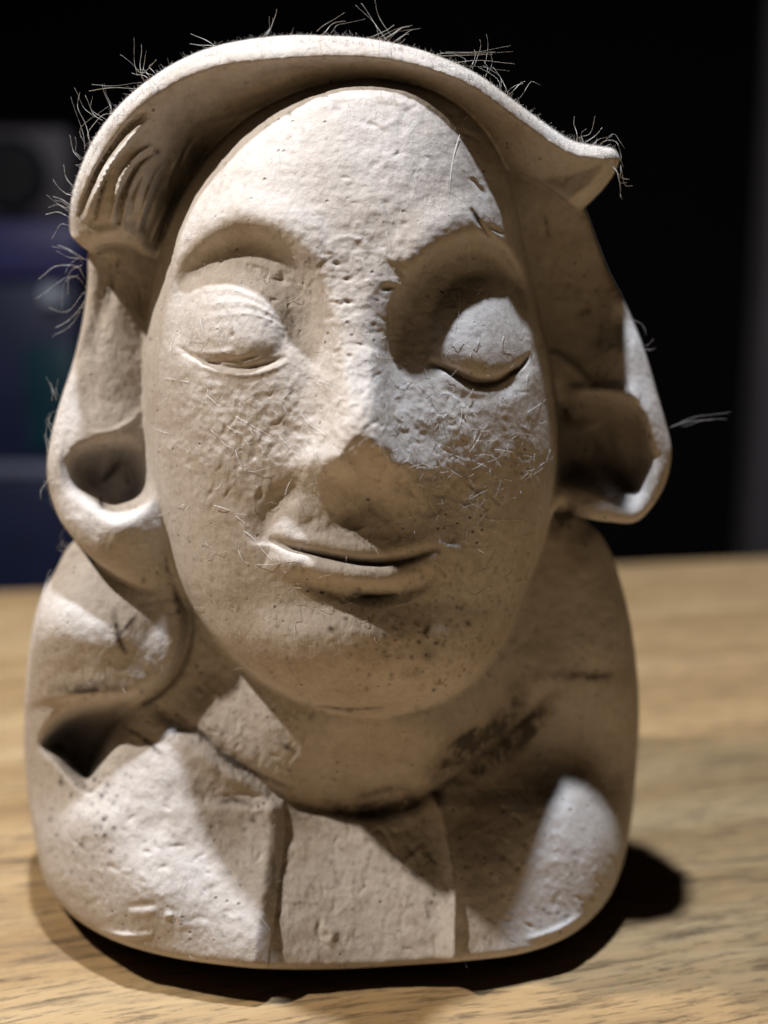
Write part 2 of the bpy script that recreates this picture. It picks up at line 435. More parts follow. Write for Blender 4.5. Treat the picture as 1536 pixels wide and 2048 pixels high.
# stains (charcoal smudges and dark specks), a real property of the clay
stain = np.zeros_like(GX)
for pts, wd, am in [([(225,1215),(232,1250),(240,1285),(256,1312)], 8, 1.0), ([(274,1225),(255,1252),(236,1272)], 6, 1.0),
                    ([(95,1380),(150,1376),(210,1372),(260,1380)], 16, .6), ([(130,1385),(200,1380)], 6, .8),
                    ([(240,1450),(290,1480),(335,1520)], 6, .8), ([(350,1430),(400,1465),(460,1520),(540,1560),(590,1580)], 8, .9), ([(420,1500),(520,1560)], 20, .35),
                    ([(430,1608),(470,1600),(510,1612)], 10, .7), ([(560,1620),(640,1630)], 26, .35),
                    ([(640,1602),(720,1622),(800,1608),(860,1600)], 24, 1.0), ([(710,1595),(770,1580),(820,1575)], 10, .7),
                    ([(850,1560),(900,1520),(960,1480),(1020,1430),(1050,1370)], 30, 1.0), ([(880,1580),(960,1540),(1050,1470),(1110,1400)], 28, 1.0),
                    ([(890,1500),(950,1465),(1000,1450)], 10, .8), ([(1020,1470),(1080,1420)], 8, .8),
                    ([(1060,1350),(1130,1352),(1200,1355),(1230,1345)], 14, .8), ([(555,1480),(595,1510)], 8, .6),
                    ([(1145,635),(1185,620)], 9, .9), ([(1090,430),(1098,480)], 6, .7), ([(218,520),(222,570),(205,630)], 9, .75), ([(238,515),(228,560)], 6, .7),
                    ([(180,650),(165,700)], 8, .5), ([(205,1020),(200,990)], 7, .8), ([(330,1110),(336,1150)], 5, .8), ([(350,1180),(358,1230)], 9, .5),
                    ([(630,1412),(700,1418),(770,1415)], 5, .6), ([(1120,800),(1145,860)], 26, .6), ([(1210,640),(1195,700)], 9, .5),
                    ([(845,1255),(862,1262)], 16, .9), ([(800,1350),(850,1340)], 16, .4), ([(840,1290),(870,1330)], 20, .35), ([(545,1700),(548,1790)], 8, .35),
                    ([(560,1805),(640,1808)], 5, .4), ([(305,300),(322,308)], 10, .6), ([(942,415),(962,452)], 7, .9), ([(1125,1010),(1180,1040)], 16, .5),
                    ([(735,1350),(740,1352)], 8, .7), ([(1150,1700),(1140,1720)], 8, .5), ([(200,930),(190,980)], 26, .4)]:
    stroke(stain, pts, wd, am, power=2.0, smooth=len(pts) > 2)
r = np.random.default_rng(5)
def specks(n, fx, fy, sx, sy, am=0.8):
    for _ in range(n):
        x, y = r.normal(fx, sx), r.normal(fy, sy); rad = abs(r.normal(1.3, 0.9)) + 0.9
        i, j = int((x - X0) / ST), int((y - Y0) / ST)
        if 4 < i < NX - 5 and 4 < j < NY - 5:
            q = (slice(j - 4, j + 5), slice(i - 4, i + 5))
            stain[q] += am * r.uniform(.3, .9) * np.exp(-0.5 * (((GX[q] - x) / rad) ** 2 + ((GY[q] - y) / (rad * r.uniform(.6, 1.4))) ** 2))
specks(150, 850, 1270, 80, 55); specks(60, 900, 1130, 90, 60, .6); specks(90, 480, 1460, 90, 80, .6); specks(60, 190, 1640, 50, 60, .8); specks(45, 190, 1560, 40, 25, .8)
specks(220, 700, 1300, 260, 160, .5); specks(140, 730, 1750, 120, 100, .6); specks(90, 850, 1730, 60, 60, .6); specks(70, 1120, 1780, 60, 60, .7); specks(260, 700, 600, 260, 240, .45)
specks(90, 300, 1300, 140, 120, .5); specks(60, 200, 700, 60, 200, .5); specks(60, 1200, 800, 60, 180, .6); specks(90, 400, 1750, 150, 100, .5); specks(60, 640, 160, 200, 40, .5)
stain = np.clip(stain, 0, 1)

# ------------------------------------------------------------------ the implicit solid
det_f = det
layers = [  # name, outline, front, back, edge rounding, relief amount
    ("face", s_face, Ff, np.full_like(GX, 700.0), 10, 1.0),
    ("fringe", s_brim, Fb, Fb + 200 + 0.6 * np.clip(dr, 0, 200), 16, 1.0),
    ("hair_right", s_rh, Fr, Fr + 190, 34, 1.0),
    ("hair_left", s_lh, Fl, Fl + 260, 34, 1.0),
    ("torso", s_to, Ft, Bt, 11, 1.0),
    ("back", s_bk, Fk, Bk, 40, 0.0),
]
def slope(M):
    a, b = np.gradient(M, ST)
    return 1 / np.sqrt(1 + np.clip(a * a + b * b, 0, 60))
maps = []
for nm, s, F, B, k, dm in layers:
    F = F + det_f * dm
    maps.append((s, F, slope(F), B, k))
def smax(a, b, k):
    h = np.clip(0.5 + 0.5 * (a - b) / k, 0, 1)
    return b * (1 - h) + a * h + k * h * (1 - h)
def smin(a, b, k): return -smax(-a, -b, k)

def sampler(x, y):
    """Catmull-Rom sampling weights shared by all maps"""
    fx = np.clip((x - X0) / ST, 1, NX - 3.001); fy = np.clip((y - Y0) / ST, 1, NY - 3.001)
    i = fx.astype(np.int32); j = fy.astype(np.int32); fx = fx - i; fy = fy - j
    idx = j * NX + i
    def f(M):
        m = M.ravel()
        a = m[idx]; b = m[idx + 1]; c = m[idx + NX]; d = m[idx + NX + 1]
        return (a * (1 - fx) + b * fx) * (1 - fy) + (c * (1 - fx) + d * fx) * fy
    return f
def zfloor(X, Y, W):
    dv = (1024.0 - Y) / FPX
    t = (W / 160.0 - CAM[1]) / (FWD[1] + UPV[1] * dv)
    return (CAM[2] + t * (FWD[2] + UPV[2] * dv)) * 160.0, t * (X - 768.0) / FPX * 160.0
KJ = 9.0
def field(vals, X, Y, W, want=False):
    best = None; lab = None
    for n, (s, F, q, B, k) in enumerate(vals):
        g = smax((F - W) * q, (W - B) * 0.7, 30.0)
        g = smax(g, s, k)
        if best is None:
            best = g
            if want: raw = g.copy(); lab = np.zeros(g.shape, np.int8)
        else:
            if want:
                c = g < raw
                lab = np.where(c, n, lab); raw = np.minimum(raw, g)
            best = smin(best, g, KJ)
    z, x = zfloor(X, Y, W)
    r2 = np.clip(((x + 96.0) / 600.0) ** 2 + ((W - 370.0) / 385.0) ** 2, 0, 1.25)
    best = smax(best, -z + 1.5 + 24.0 * r2 * r2, 14.0)
    return (best, lab) if want else best

# coarse grid
STEP = 6.0
cx = np.arange(30, 1364, STEP); cy = np.arange(50, 1976, STEP); cw = np.arange(-330, 930, STEP)
sub = sampler(*np.meshgrid(cx, cy))
coarse = [tuple(sub(m)[:, :, None].astype(np.float32) if isinstance(m, np.ndarray) else m for m in t) for t in maps]
V = np.empty((len(cy), len(cx), len(cw)), np.float32)
for j0 in range(0, len(cy), 40):
    sl_ = slice(j0, j0 + 40)
    cv = [tuple(m[sl_] if isinstance(m, np.ndarray) else m for m in t) for t in coarse]
    yy = cy[sl_].astype(np.float32)[:, None, None]
    V[sl_] = field(cv, cx.astype(np.float32)[None, :, None], yy, cw.astype(np.float32)[None, None, :])

# surface nets
ny_, nx_, nw_ = V.shape
ins = V < 0
cnt = np.zeros((ny_ - 1, nx_ - 1, nw_ - 1), np.int8)
for a in (0, 1):
    for b in (0, 1):
        for c in (0, 1):
            cnt += ins[a:ny_ - 1 + a, b:nx_ - 1 + b, c:nw_ - 1 + c]
act = (cnt > 0) & (cnt < 8)
vid = np.full(act.shape, -1, np.int32)
J, I, Kk = np.nonzero(act)
vid[J, I, Kk] = np.arange(len(J))
acc = np.zeros((len(J), 3)); num = np.zeros(len(J))
corners = [(a, b, c) for a in (0, 1) for b in (0, 1) for c in (0, 1)]
for p in corners:
    for ax in range(3):
        if p[ax] == 1: continue
        q = list(p); q[ax] = 1
        va = V[J + p[0], I + p[1], Kk + p[2]]; vb = V[J + q[0], I + q[1], Kk + q[2]]
        c = (va < 0) != (vb < 0)
        t = np.where(c, va / np.where(c, va - vb, 1), 0)
        pos = np.array(p, float)[None].repeat(len(J), 0); pos[:, ax] += t
        acc += pos * c[:, None]; num += c
acc /= np.maximum(num, 1)[:, None]
VX = cx[I] + acc[:, 1] * STEP; VY = cy[J] + acc[:, 0] * STEP; VW = cw[Kk] + acc[:, 2] * STEP
quads = []
def emit(c, a, b, d, e, flip):
    pass
for ax in range(3):
    sa = [slice(1, -1)] * 3; sb = [slice(1, -1)] * 3
    sa[ax] = slice(0, -1); sb[ax] = slice(1, None)
    A = ins[tuple(sa)]; B = ins[tuple(sb)]
    ch = A != B
    idx = np.array(np.nonzero(ch)).T
    base = idx.copy()
    for o in range(3):
        if o != ax: base[:, o] += 1          # grid coordinate of the edge start
    o1, o2 = [o for o in range(3) if o != ax]
    def cell(d1, d2):
        q = base.copy(); q[:, o1] -= d1; q[:, o2] -= d2
        return vid[q[:, 0], q[:, 1], q[:, 2]]
    q4 = np.stack([cell(1, 1), cell(0, 1), cell(0, 0), cell(1, 0)], 1)
    fl = A[tuple(idx.T)]
    if ax == 1: fl = ~fl
    q4[~fl] = q4[~fl][:, ::-1]
    quads.append(q4)
Q = np.concatenate(quads)
Q = Q[(Q >= 0).all(1)]
del V, ins, cnt, act, vid

# one level of subdivision
def subdivide(Vt, Q):
    n = len(Vt)
    E = np.concatenate([np.stack([Q[:, i], Q[:, (i + 1) % 4]], 1) for i in range(4)])
    E.sort(axis=1)
    key = E[:, 0].astype(np.int64) * n + E[:, 1]
    uq, inv = np.unique(key, return_inverse=True)
    a = (uq // n).astype(int); b = (uq % n).astype(int)
    em = (Vt[a] + Vt[b]) / 2
    fm = Vt[Q].mean(1)
    ei = (inv + n).reshape(4, -1).T
    fi = np.arange(len(Q)) + n + len(uq)
    out = []
    for i in range(4):
        out.append(np.stack([Q[:, i], ei[:, i], fi, ei[:, (i - 1) % 4]], 1))
    return np.concatenate([Vt, em, fm]), np.concatenate(out)

def project(Vt, iters):
    for _ in range(iters):
        def f(P):
            s = sampler(P[:, 0], P[:, 1])
            vals = [tuple(s(m) if isinstance(m, np.ndarray) else m for m in t) for t in maps]
            return field(vals, P[:, 0], P[:, 1], P[:, 2])
        h = 1.5
        f0 = f(Vt)
        G = np.zeros_like(Vt)
        for a in range(3):
            P = Vt.copy(); P[:, a] += h
            G[:, a] = (f(P) - f0) / h
        g2 = np.maximum((G ** 2).sum(1), 0.12)
        step = -(f0 / g2)[:, None] * G
        L = np.linalg.norm(step, axis=1, keepdims=True)
        Vt = Vt + step * np.minimum(1, 4.0 / np.maximum(L, 1e-6)) * 0.85
    return Vt
Vt = np.stack([VX, VY, VW], 1)
Vt = project(Vt, 2)
Vt, Q = subdivide(Vt, Q)
Vt = project(Vt, 3)

smp = sampler(Vt[:, 0], Vt[:, 1])
vals = [tuple(smp(m) if isinstance(m, np.ndarray) else m for m in t) for t in maps]
_, lab = field(vals, Vt[:, 0], Vt[:, 1], Vt[:, 2], True)
stv = smp(stain)
front = np.min(np.stack([np.where(v[0] < 0, v[1], 1e9) for v in vals]), 0)
stv = np.where(Vt[:, 2] < front + 40, stv, 0)
PW = to_world(Vt[:, 0], Vt[:, 1], Vt[:, 2])
PW[:, 2] = np.maximum(PW[:, 2], 0.012)
# normals of the whole skin, so that the parts meet without a seam
fn = np.cross(PW[Q[:, 2]] - PW[Q[:, 0]], PW[Q[:, 3]] - PW[Q[:, 1]])
cen = PW.mean(0)
VN = np.zeros_like(PW)
for i in range(4):
    for a in range(3):
        VN[:, a] += np.bincount(Q[:, i], fn[:, a], len(PW))
if (VN * (PW - cen)).sum() < 0:
    Q = Q[:, ::-1]; VN = -VN
VN /= np.maximum(np.linalg.norm(VN, axis=1, keepdims=True), 1e-12)

# ------------------------------------------------------------------ materials
def nodes_of(name):
    m = bpy.data.materials.new(name); m.use_nodes = True
    nt = m.node_tree
    return m, nt, nt.nodes["Principled BSDF"]
def N(nt, t, **kw):
    n = nt.nodes.new(t)
    for k, v in kw.items():
        if k in n.inputs.keys(): n.inputs[k].default_value = v
        else: setattr(n, k, v)
    return n
def ramp(nt, stops, interp='LINEAR'):
    n = nt.nodes.new('ShaderNodeValToRGB'); n.color_ramp.interpolation = interp
    el = n.color_ramp.elements
    while len(el) > 1: el.remove(el[-1])
    el[0].position = stops[0][0]; el[0].color = stops[0][1]
    for p, c in stops[1:]:
        e = el.new(p); e.color = c
    return n
def g(v): return (v, v, v, 1)

def clay_material():
    m, nt, b = nodes_of("unfired_clay")
    L = nt.links.new
    tc = N(nt, 'ShaderNodeTexCoord')
    co = tc.outputs['Object']
    big = N(nt, 'ShaderNodeTexNoise', Scale=60.0, Detail=5.0, Roughness=0.6); L(co, big.inputs['Vector'])
    base = ramp(nt, [(0.34, (0.47, 0.395, 0.325, 1)), (0.5, (0.585, 0.52, 0.46, 1)), (0.72, (0.645, 0.59, 0.54, 1))]); L(big.outputs['Fac'], base.inputs[0])
    fine = N(nt, 'ShaderNodeTexNoise', Scale=900.0, Detail=4.0, Roughness=0.7); L(co, fine.inputs['Vector'])
    fr = ramp(nt, [(0.3, g(0.84)), (0.6, g(1.0))]); L(fine.outputs['Fac'], fr.inputs[0])
    mul = N(nt, 'ShaderNodeMix', data_type='RGBA', blend_type='MULTIPLY'); mul.inputs[0].default_value = 1.0
    L(base.outputs[0], mul.inputs[6]); L(fr.outputs[0], mul.inputs[7])
    # dark pinholes
    vo = N(nt, 'ShaderNodeTexVoronoi', Scale=620.0, Randomness=1.0); L(co, vo.inputs['Vector'])
    pit = ramp(nt, [(0.09, g(1)), (0.17, g(0))]); L(vo.outputs['Distance'], pit.inputs[0])
    msk = N(nt, 'ShaderNodeTexNoise', Scale=150.0, Detail=3.0); L(co, msk.inputs['Vector'])
    mr = ramp(nt, [(0.52, g(0)), (0.62, g(1))]); L(msk.outputs['Fac'], mr.inputs[0])
    pm = N(nt, 'ShaderNodeMath', operation='MULTIPLY'); L(pit.outputs[0], pm.inputs[0]); L(mr.outputs[0], pm.inputs[1])
    # smudges carried on the mesh, broken up by streaky noise
    at = N(nt, 'ShaderNodeAttribute', attribute_name='stain')
    sn = N(nt, 'ShaderNodeTexNoise', Scale=420.0, Detail=4.0, Roughness=0.7); L(co, sn.inputs['Vector'])
    sr = ramp(nt, [(0.36, g(0.25)), (0.62, g(1.0))]); L(sn.outputs['Fac'], sr.inputs[0])
    sm = N(nt, 'ShaderNodeMath', operation='MULTIPLY'); s15 = N(nt, 'ShaderNodeMath', operation='MULTIPLY'); s15.inputs[1].default_value = 1.5; L(at.outputs['Fac'], s15.inputs[0]); L(s15.outputs[0], sm.inputs[0]); L(sr.outputs[0], sm.inputs[1])
    pm2 = N(nt, 'ShaderNodeMath', operation='MULTIPLY'); L(pm.outputs[0], pm2.inputs[0]); pm2.inputs[1].default_value = 0.55
    tot = N(nt, 'ShaderNodeMath', operation='MAXIMUM'); L(sm.outputs[0], tot.inputs[0]); L(pm2.outputs[0], tot.inputs[1])
    cl = N(nt, 'ShaderNodeMath', operation='MINIMUM'); L(tot.outputs[0], cl.inputs[0]); cl.inputs[1].default_value = 0.9
    mix = N(nt, 'ShaderNodeMix', data_type='RGBA'); L(cl.outputs[0], mix.inputs[0]); L(mul.outputs[2], mix.inputs[6]); mix.inputs[7].default_value = (0.055, 0.042, 0.035, 1)
    L(mix.outputs[2], b.inputs['Base Color'])
    b.inputs['Roughness'].default_value = 0.78
    b.inputs['Specular IOR Level'].default_value = 0.25
    # bump: grain + streaks + pits
    mp = N(nt, 'ShaderNodeMapping'); mp.inputs['Scale'].default_value = (1.0, 1.0, 0.22); L(co, mp.inputs[0])
    st = N(nt, 'ShaderNodeTexNoise', Scale=750.0, Detail=3.0, Roughness=0.6); L(mp.outputs[0], st.inputs['Vector'])
    n2 = N(nt, 'ShaderNodeTexNoise', Scale=1500.0, Detail=5.0, Roughness=0.7); L(co, n2.inputs['Vector'])
    n3 = N(nt, 'ShaderNodeTexNoise', Scale=330.0, Detail=4.0, Roughness=0.6); L(co, n3.inputs['Vector'])
    s1 = N(nt, 'ShaderNodeMath', operation='ADD'); L(st.outputs['Fac'], s1.inputs[0]); L(n3.outputs['Fac'], s1.inputs[1])
    s2 = N(nt, 'ShaderNodeMath', operation='MULTIPLY_ADD'); L(n2.outputs['Fac'], s2.inputs[0]); s2.inputs[1].default_value = 0.6; L(s1.outputs[0], s2.inputs[2])
    s3 = N(nt, 'ShaderNodeMath', operation='SUBTRACT'); L(s2.outputs[0], s3.inputs[0]); L(pm.outputs[0], s3.inputs[1])
    bp = N(nt, 'ShaderNodeBump', Strength=0.8, Distance=0.00020); L(s3.outputs[0], bp.inputs['Height'])
    L(bp.outputs[0], b.inputs['Normal'])
    return m
CLAY = clay_material()

def wood_material():
    m, nt, b = nodes_of("varnished_pine")
    L = nt.links.new
    tc = N(nt, 'ShaderNodeTexCoord')
    rot = N(nt, 'ShaderNodeMapping'); rot.inputs['Rotation'].default_value = (0, 0, R(-1.5)); L(tc.outputs['Object'], rot.inputs[0])
    wob = N(nt, 'ShaderNodeTexNoise', Scale=9.0, Detail=2.0); L(rot.outputs[0], wob.inputs['Vector'])
    wv = N(nt, 'ShaderNodeVectorMath', operation='SCALE'); wv.inputs['Scale'].default_value = 0.02; L(wob.outputs['Color'], wv.inputs[0])
    ad = N(nt, 'ShaderNodeVectorMath', operation='ADD'); L(rot.outputs[0], ad.inputs[0]); L(wv.outputs[0], ad.inputs[1])
    def streak(sx, sy, scale, detail, rough=0.6):
        mp = N(nt, 'ShaderNodeMapping'); mp.inputs['Scale'].default_value = (sx, sy, 1); L(ad.outputs[0], mp.inputs[0])
        t = N(nt, 'ShaderNodeTexNoise', Scale=scale, Detail=detail, Roughness=rough); L(mp.outputs[0], t.inputs['Vector'])
        return t
    a = streak(5, 90, 1.0, 4); c = streak(45, 620, 1.0, 5, 0.7); d = streak(160, 1500, 1.0, 4, 0.75)
    base = ramp(nt, [(0.28, (0.25, 0.15, 0.065, 1)), (0.5, (0.38, 0.245, 0.115, 1)), (0.75, (0.48, 0.335, 0.175, 1))]); L(a.outputs['Fac'], base.inputs[0])
    cr = ramp(nt, [(0.34, g(0.35)), (0.42, g(0.78)), (0.50, g(1.0))]); L(c.outputs['Fac'], cr.inputs[0])
    dr_ = ramp(nt, [(0.36, g(0.42)), (0.46, g(1.0))]); L(d.outputs['Fac'], dr_.inputs[0])
    m1 = N(nt, 'ShaderNodeMix', data_type='RGBA', blend_type='MULTIPLY'); m1.inputs[0].default_value = 0.85; L(base.outputs[0], m1.inputs[6]); L(cr.outputs[0], m1.inputs[7])
    m2 = N(nt, 'ShaderNodeMix', data_type='RGBA', blend_type='MULTIPLY'); m2.inputs[0].default_value = 0.9; L(m1.outputs[2], m2.inputs[6]); L(dr_.outputs[0], m2.inputs[7])
    L(m2.outputs[2], b.inputs['Base Color'])
    b.inputs['Roughness'].default_value = 0.5
    b.inputs['Specular IOR Level'].default_value = 0.35
    sm = N(nt, 'ShaderNodeMath', operation='ADD'); L(cr.outputs[0], sm.inputs[0]); L(dr_.outputs[0], sm.inputs[1])
    bp = N(nt, 'ShaderNodeBump', Strength=0.6, Distance=0.0003); L(sm.outputs[0], bp.inputs['Height']); L(bp.outputs[0], b.inputs['Normal'])
    return m

def plain(name, col, rough=0.6, spec=0.4, noise=0.15, scale=30.0):
    m, nt, b = nodes_of(name)
    L = nt.links.new
    tc = N(nt, 'ShaderNodeTexCoord')
    t = N(nt, 'ShaderNodeTexNoise', Scale=scale, Detail=4.0); L(tc.outputs['Object'], t.inputs['Vector'])
    lo = tuple(c * (1 - noise) for c in col) + (1,); hi = tuple(min(1, c * (1 + noise)) for c in col) + (1,)
    rp = ramp(nt, [(0.3, lo), (0.7, hi)]); L(t.outputs['Fac'], rp.inputs[0]); L(rp.outputs[0], b.inputs['Base Color'])
    b.inputs['Roughness'].default_value = rough; b.inputs['Specular IOR Level'].default_value = spec
    return m

# ------------------------------------------------------------------ helpers for objects
def mesh_obj(name, verts_m, faces, mat, parent=None, smooth=True, normals=None, stainv=None):
    me = bpy.data.meshes.new(name)
    verts_m = np.asarray(verts_m, np.float32)
    if isinstance(faces, np.ndarray):
        k = faces.shape[1]
        me.vertices.add(len(verts_m)); me.vertices.foreach_set('co', verts_m.ravel())
        me.loops.add(faces.size); me.loops.foreach_set('vertex_index', faces.astype(np.int32).ravel())
        me.polygons.add(len(faces)); me.polygons.foreach_set('loop_start', np.arange(0, faces.size, k, dtype=np.int32))
        me.update(calc_edges=True)
    else:
        me.from_pydata([tuple(v) for v in verts_m], [], faces); me.update()
    if stainv is not None:
        at = me.attributes.new('stain', 'FLOAT', 'POINT'); at.data.foreach_set('value', stainv.astype(np.float32))
    me.polygons.foreach_set('use_smooth', np.full(len(me.polygons), smooth, dtype=bool))
    if normals is not None: me.normals_split_custom_set_from_vertices(normals.astype(np.float32))
    me.materials.append(mat)
    o = bpy.data.objects.new(name, me); COL.objects.link(o)
    if parent is not None:
        o.parent = parent
    return o
def tag(o, label=None, cat=None, group=None, kind=None):
    if label: o['label'] = label
    if cat: o['category'] = cat
    if group: o['group'] = group
    if kind: o['kind'] = kind
    return o
def box(x0, x1, y0, y1, z0, z1, bevel=0.0, seg=3):
    """rounded box (cm) as verts, faces in metres"""
    import bmesh
    bm = bmesh.new()
    bmesh.ops.create_cube(bm, size=1.0)
    for v in bm.verts:
        v.co.x = (x0 + x1) / 2 + v.co.x * (x1 - x0); v.co.y = (y0 + y1) / 2 + v.co.y * (y1 - y0); v.co.z = (z0 + z1) / 2 + v.co.z * (z1 - z0)
    if bevel: bmesh.ops.bevel(bm, geom=bm.edges[:], offset=bevel, segments=seg, affect='EDGES', profile=0.5)
    for v in bm.verts: v.co *= CM
    bm.verts.index_update()
    V_ = [tuple(v.co) for v in bm.verts]; F_ = [[v.index for v in f.verts] for f in bm.faces]
    bm.free()
    return V_, F_

# ------------------------------------------------------------------ split the skin into parts
fcX = Vt[Q, 0].mean(1); fcY = Vt[Q, 1].mean(1)
fl = lab[Q]
flab = np.where((fl[:, 0] == fl[:, 1]) | (fl[:, 0] == fl[:, 2]), fl[:, 0], fl[:, 2])
frontf = (Vt[Q, 2].mean(1) < 330)
PART = np.array([0, 1, 2, 3, 4, 5])[flab]       # face, fringe, hair right, hair left, torso, back of head
def inpoly(poly, close=True):
    P = spline(poly, 4, True); ins = np.zeros(len(fcX), bool)
    for i in range(len(P)):
        a, b = P[i], P[(i + 1) % len(P)]
        if a[1] != b[1]:
            c = (a[1] > fcY) != (b[1] > fcY)
            ins ^= c & (fcX < (b[0] - a[0]) * (fcY - a[1]) / (b[1] - a[1]) + a[0])
    return ins & frontf
isf = PART == 0
PART = np.where(isf & inpoly([(655,690),(780,690),(800,800),(845,890),(850,950),(800,1000),(735,1012),(670,1000),(604,950),(612,900),(650,820)]), 10, PART)
PART = np.where(isf & inpoly([(345,640),(380,575),(470,555),(560,590),(600,660),(590,705),(530,735),(440,738),(360,712)]), 11, PART)
PART = np.where(isf & inpoly([(862,650),(900,575),(960,545),(1030,575),(1066,650),(1060,710),(1010,760),(960,770),(900,745),(862,715)]), 12, PART)
PART = np.where(isf & inpoly([(534,1072),(600,1072),(680,1088),(760,1096),(830,1086),(884,1084),(870,1130),(820,1170),(740,1184),(660,1174),(590,1140)]), 13, PART)
ist = PART == 4
lapx = np.interp(fcY, [1590,1620,1680,1760,1850,1940], [566,570,568,556,545,535])
PART = np.where(ist & frontf & (fcY > 1600) & (fcX < lapx + 4) & (fcX > 300 + (1930 - fcY) * 0.18), 20, PART)
lapr = np.interp(fcY, [1560,1620,1680,1760,1940], [846,864,880,893,890])
PART = np.where(ist & frontf & (fcY > 1590) & (fcX > lapr) & (fcX < 1090 - (1930 - fcY) * 0.1), 21, PART)

bust = bpy.data.objects.new("clay_bust", None); COL.objects.link(bust)
base_cm = np.array([(-0.6), 2.2, 0.0]); bust.location = base_cm * CM
tag(bust, "pale clay bust of a smiling long-haired woman with closed eyes on the wooden table", "sculpture")
def part(pid, name, parent, label=None):
    sel = PART == pid
    if not sel.any(): return None
    q = Q[sel]
    u, inv = np.unique(q, return_inverse=True)
    v = (PW[u] - base_cm) * CM
    o = mesh_obj(name, v, inv.reshape(q.shape), CLAY, parent, True, VN[u], stv[u])
    if label: o['label'] = label
    return o
pf = part(0, "face", bust)
part(10, "nose", pf); part(11, "eyelid", pf, "closed left-hand eyelid, smooth and lit"); part(12, "eyelid", pf, "closed right-hand eyelid, half in shadow"); part(13, "lips", pf)
part(1, "fringe", bust, "thin swept fringe of hair with tool grooves and a flared right tip")
part(2, "hair_lock", bust, "right-hand lock with a hollow pocket")
part(3, "hair_lock", bust, "left-hand lock ending in a hollowed curl")
part(5, "back_of_head", bust)
pt = part(4, "torso", bust)
part(20, "lapel", pt); part(21, "lapel", pt)

# ------------------------------------------------------------------ lint
def tube_set(curves, rad):
    VV, FF = [], []
    base = 0
    for c, rd in zip(curves, rad):
        c = np.asarray(c, float); n = len(c)
        T = np.gradient(c, axis=0); T /= np.maximum(np.linalg.norm(T, axis=1, keepdims=True), 1e-9)
        up = np.array([0.3, 0.2, 0.93]); A = np.cross(T, up); A /= np.maximum(np.linalg.norm(A, axis=1, keepdims=True), 1e-9); B = np.cross(T, A)
        ts = np.linspace(0, 1, n)[:, None]; rr_ = rd * (1 - 0.5 * ts)
        ring = np.stack([c + rr_ * (math.cos(t) * A + math.sin(t) * B) for t in (0, 2.094, 4.189)], 1)
        VV.append(ring.reshape(-1, 3))
        k = np.arange(n - 1)[:, None] * 3
        for a in range(3):
            b = (a + 1) % 3
            FF.append(np.concatenate([k + a, k + b, k + 3 + b, k + 3 + a], 1) + base)
        base += 3 * n
    return np.concatenate(VV), np.concatenate(FF)

frontmap = np.min(np.stack([np.where(s < -2, F, 1e9) for s, F, q, B, k in maps]), 0)
def fsurf(x, y):
    i = int(round((x - X0) / ST)); j = int(round((y - Y0) / ST))
    v = frontmap[min(max(j, 0), NY - 1), min(max(i, 0), NX - 1)]
    return v if v < 1e8 else None
def wp(x, y, wd): return to_world(np.array([x]), np.array([y]), np.array([float(wd)]))[0]
fr_ = np.random.default_rng(21)
curves, rads = [], []
def drawn(pts, lift=3, rad=0.0040, wfix=None):
    P = spline(pts, 5) if len(pts) > 2 else np.array([np.array(pts[0]) + (np.array(pts[1]) - np.array(pts[0])) * t for t in np.linspace(0, 1, 5)], float)
    ws = []
    for x, y in P:
        f = fsurf(x, y)
        ws.append(np.nan if f is None else f)
    ws = np.array(ws)
    if wfix is not None: ws = np.where(np.isnan(ws), wfix, ws)
    if np.isnan(ws).all(): ws[:] = 200
    ok = ~np.isnan(ws); ws = np.interp(np.arange(len(ws)), np.arange(len(ws))[ok], ws[ok])
    kk = np.ones(5) / 5; ws2 = np.convolve(np.pad(ws, 2, mode='edge'), kk, 'valid'); ws = np.minimum(ws, ws2)
    ph = fr_.uniform(0, 6.28, 2); am = fr_.uniform(0.5, 2.2); P = P + am * np.stack([np.sin(np.arange(len(P)) * 0.75 + ph[0]), np.sin(np.arange(len(P)) * 0.6 + ph[1])], 1)
    curves.append([wp(x, y, v - lift - 4 * math.sin(i * 0.9)) for i, ((x, y), v) in enumerate(zip(P, ws))]); rads.append(rad)
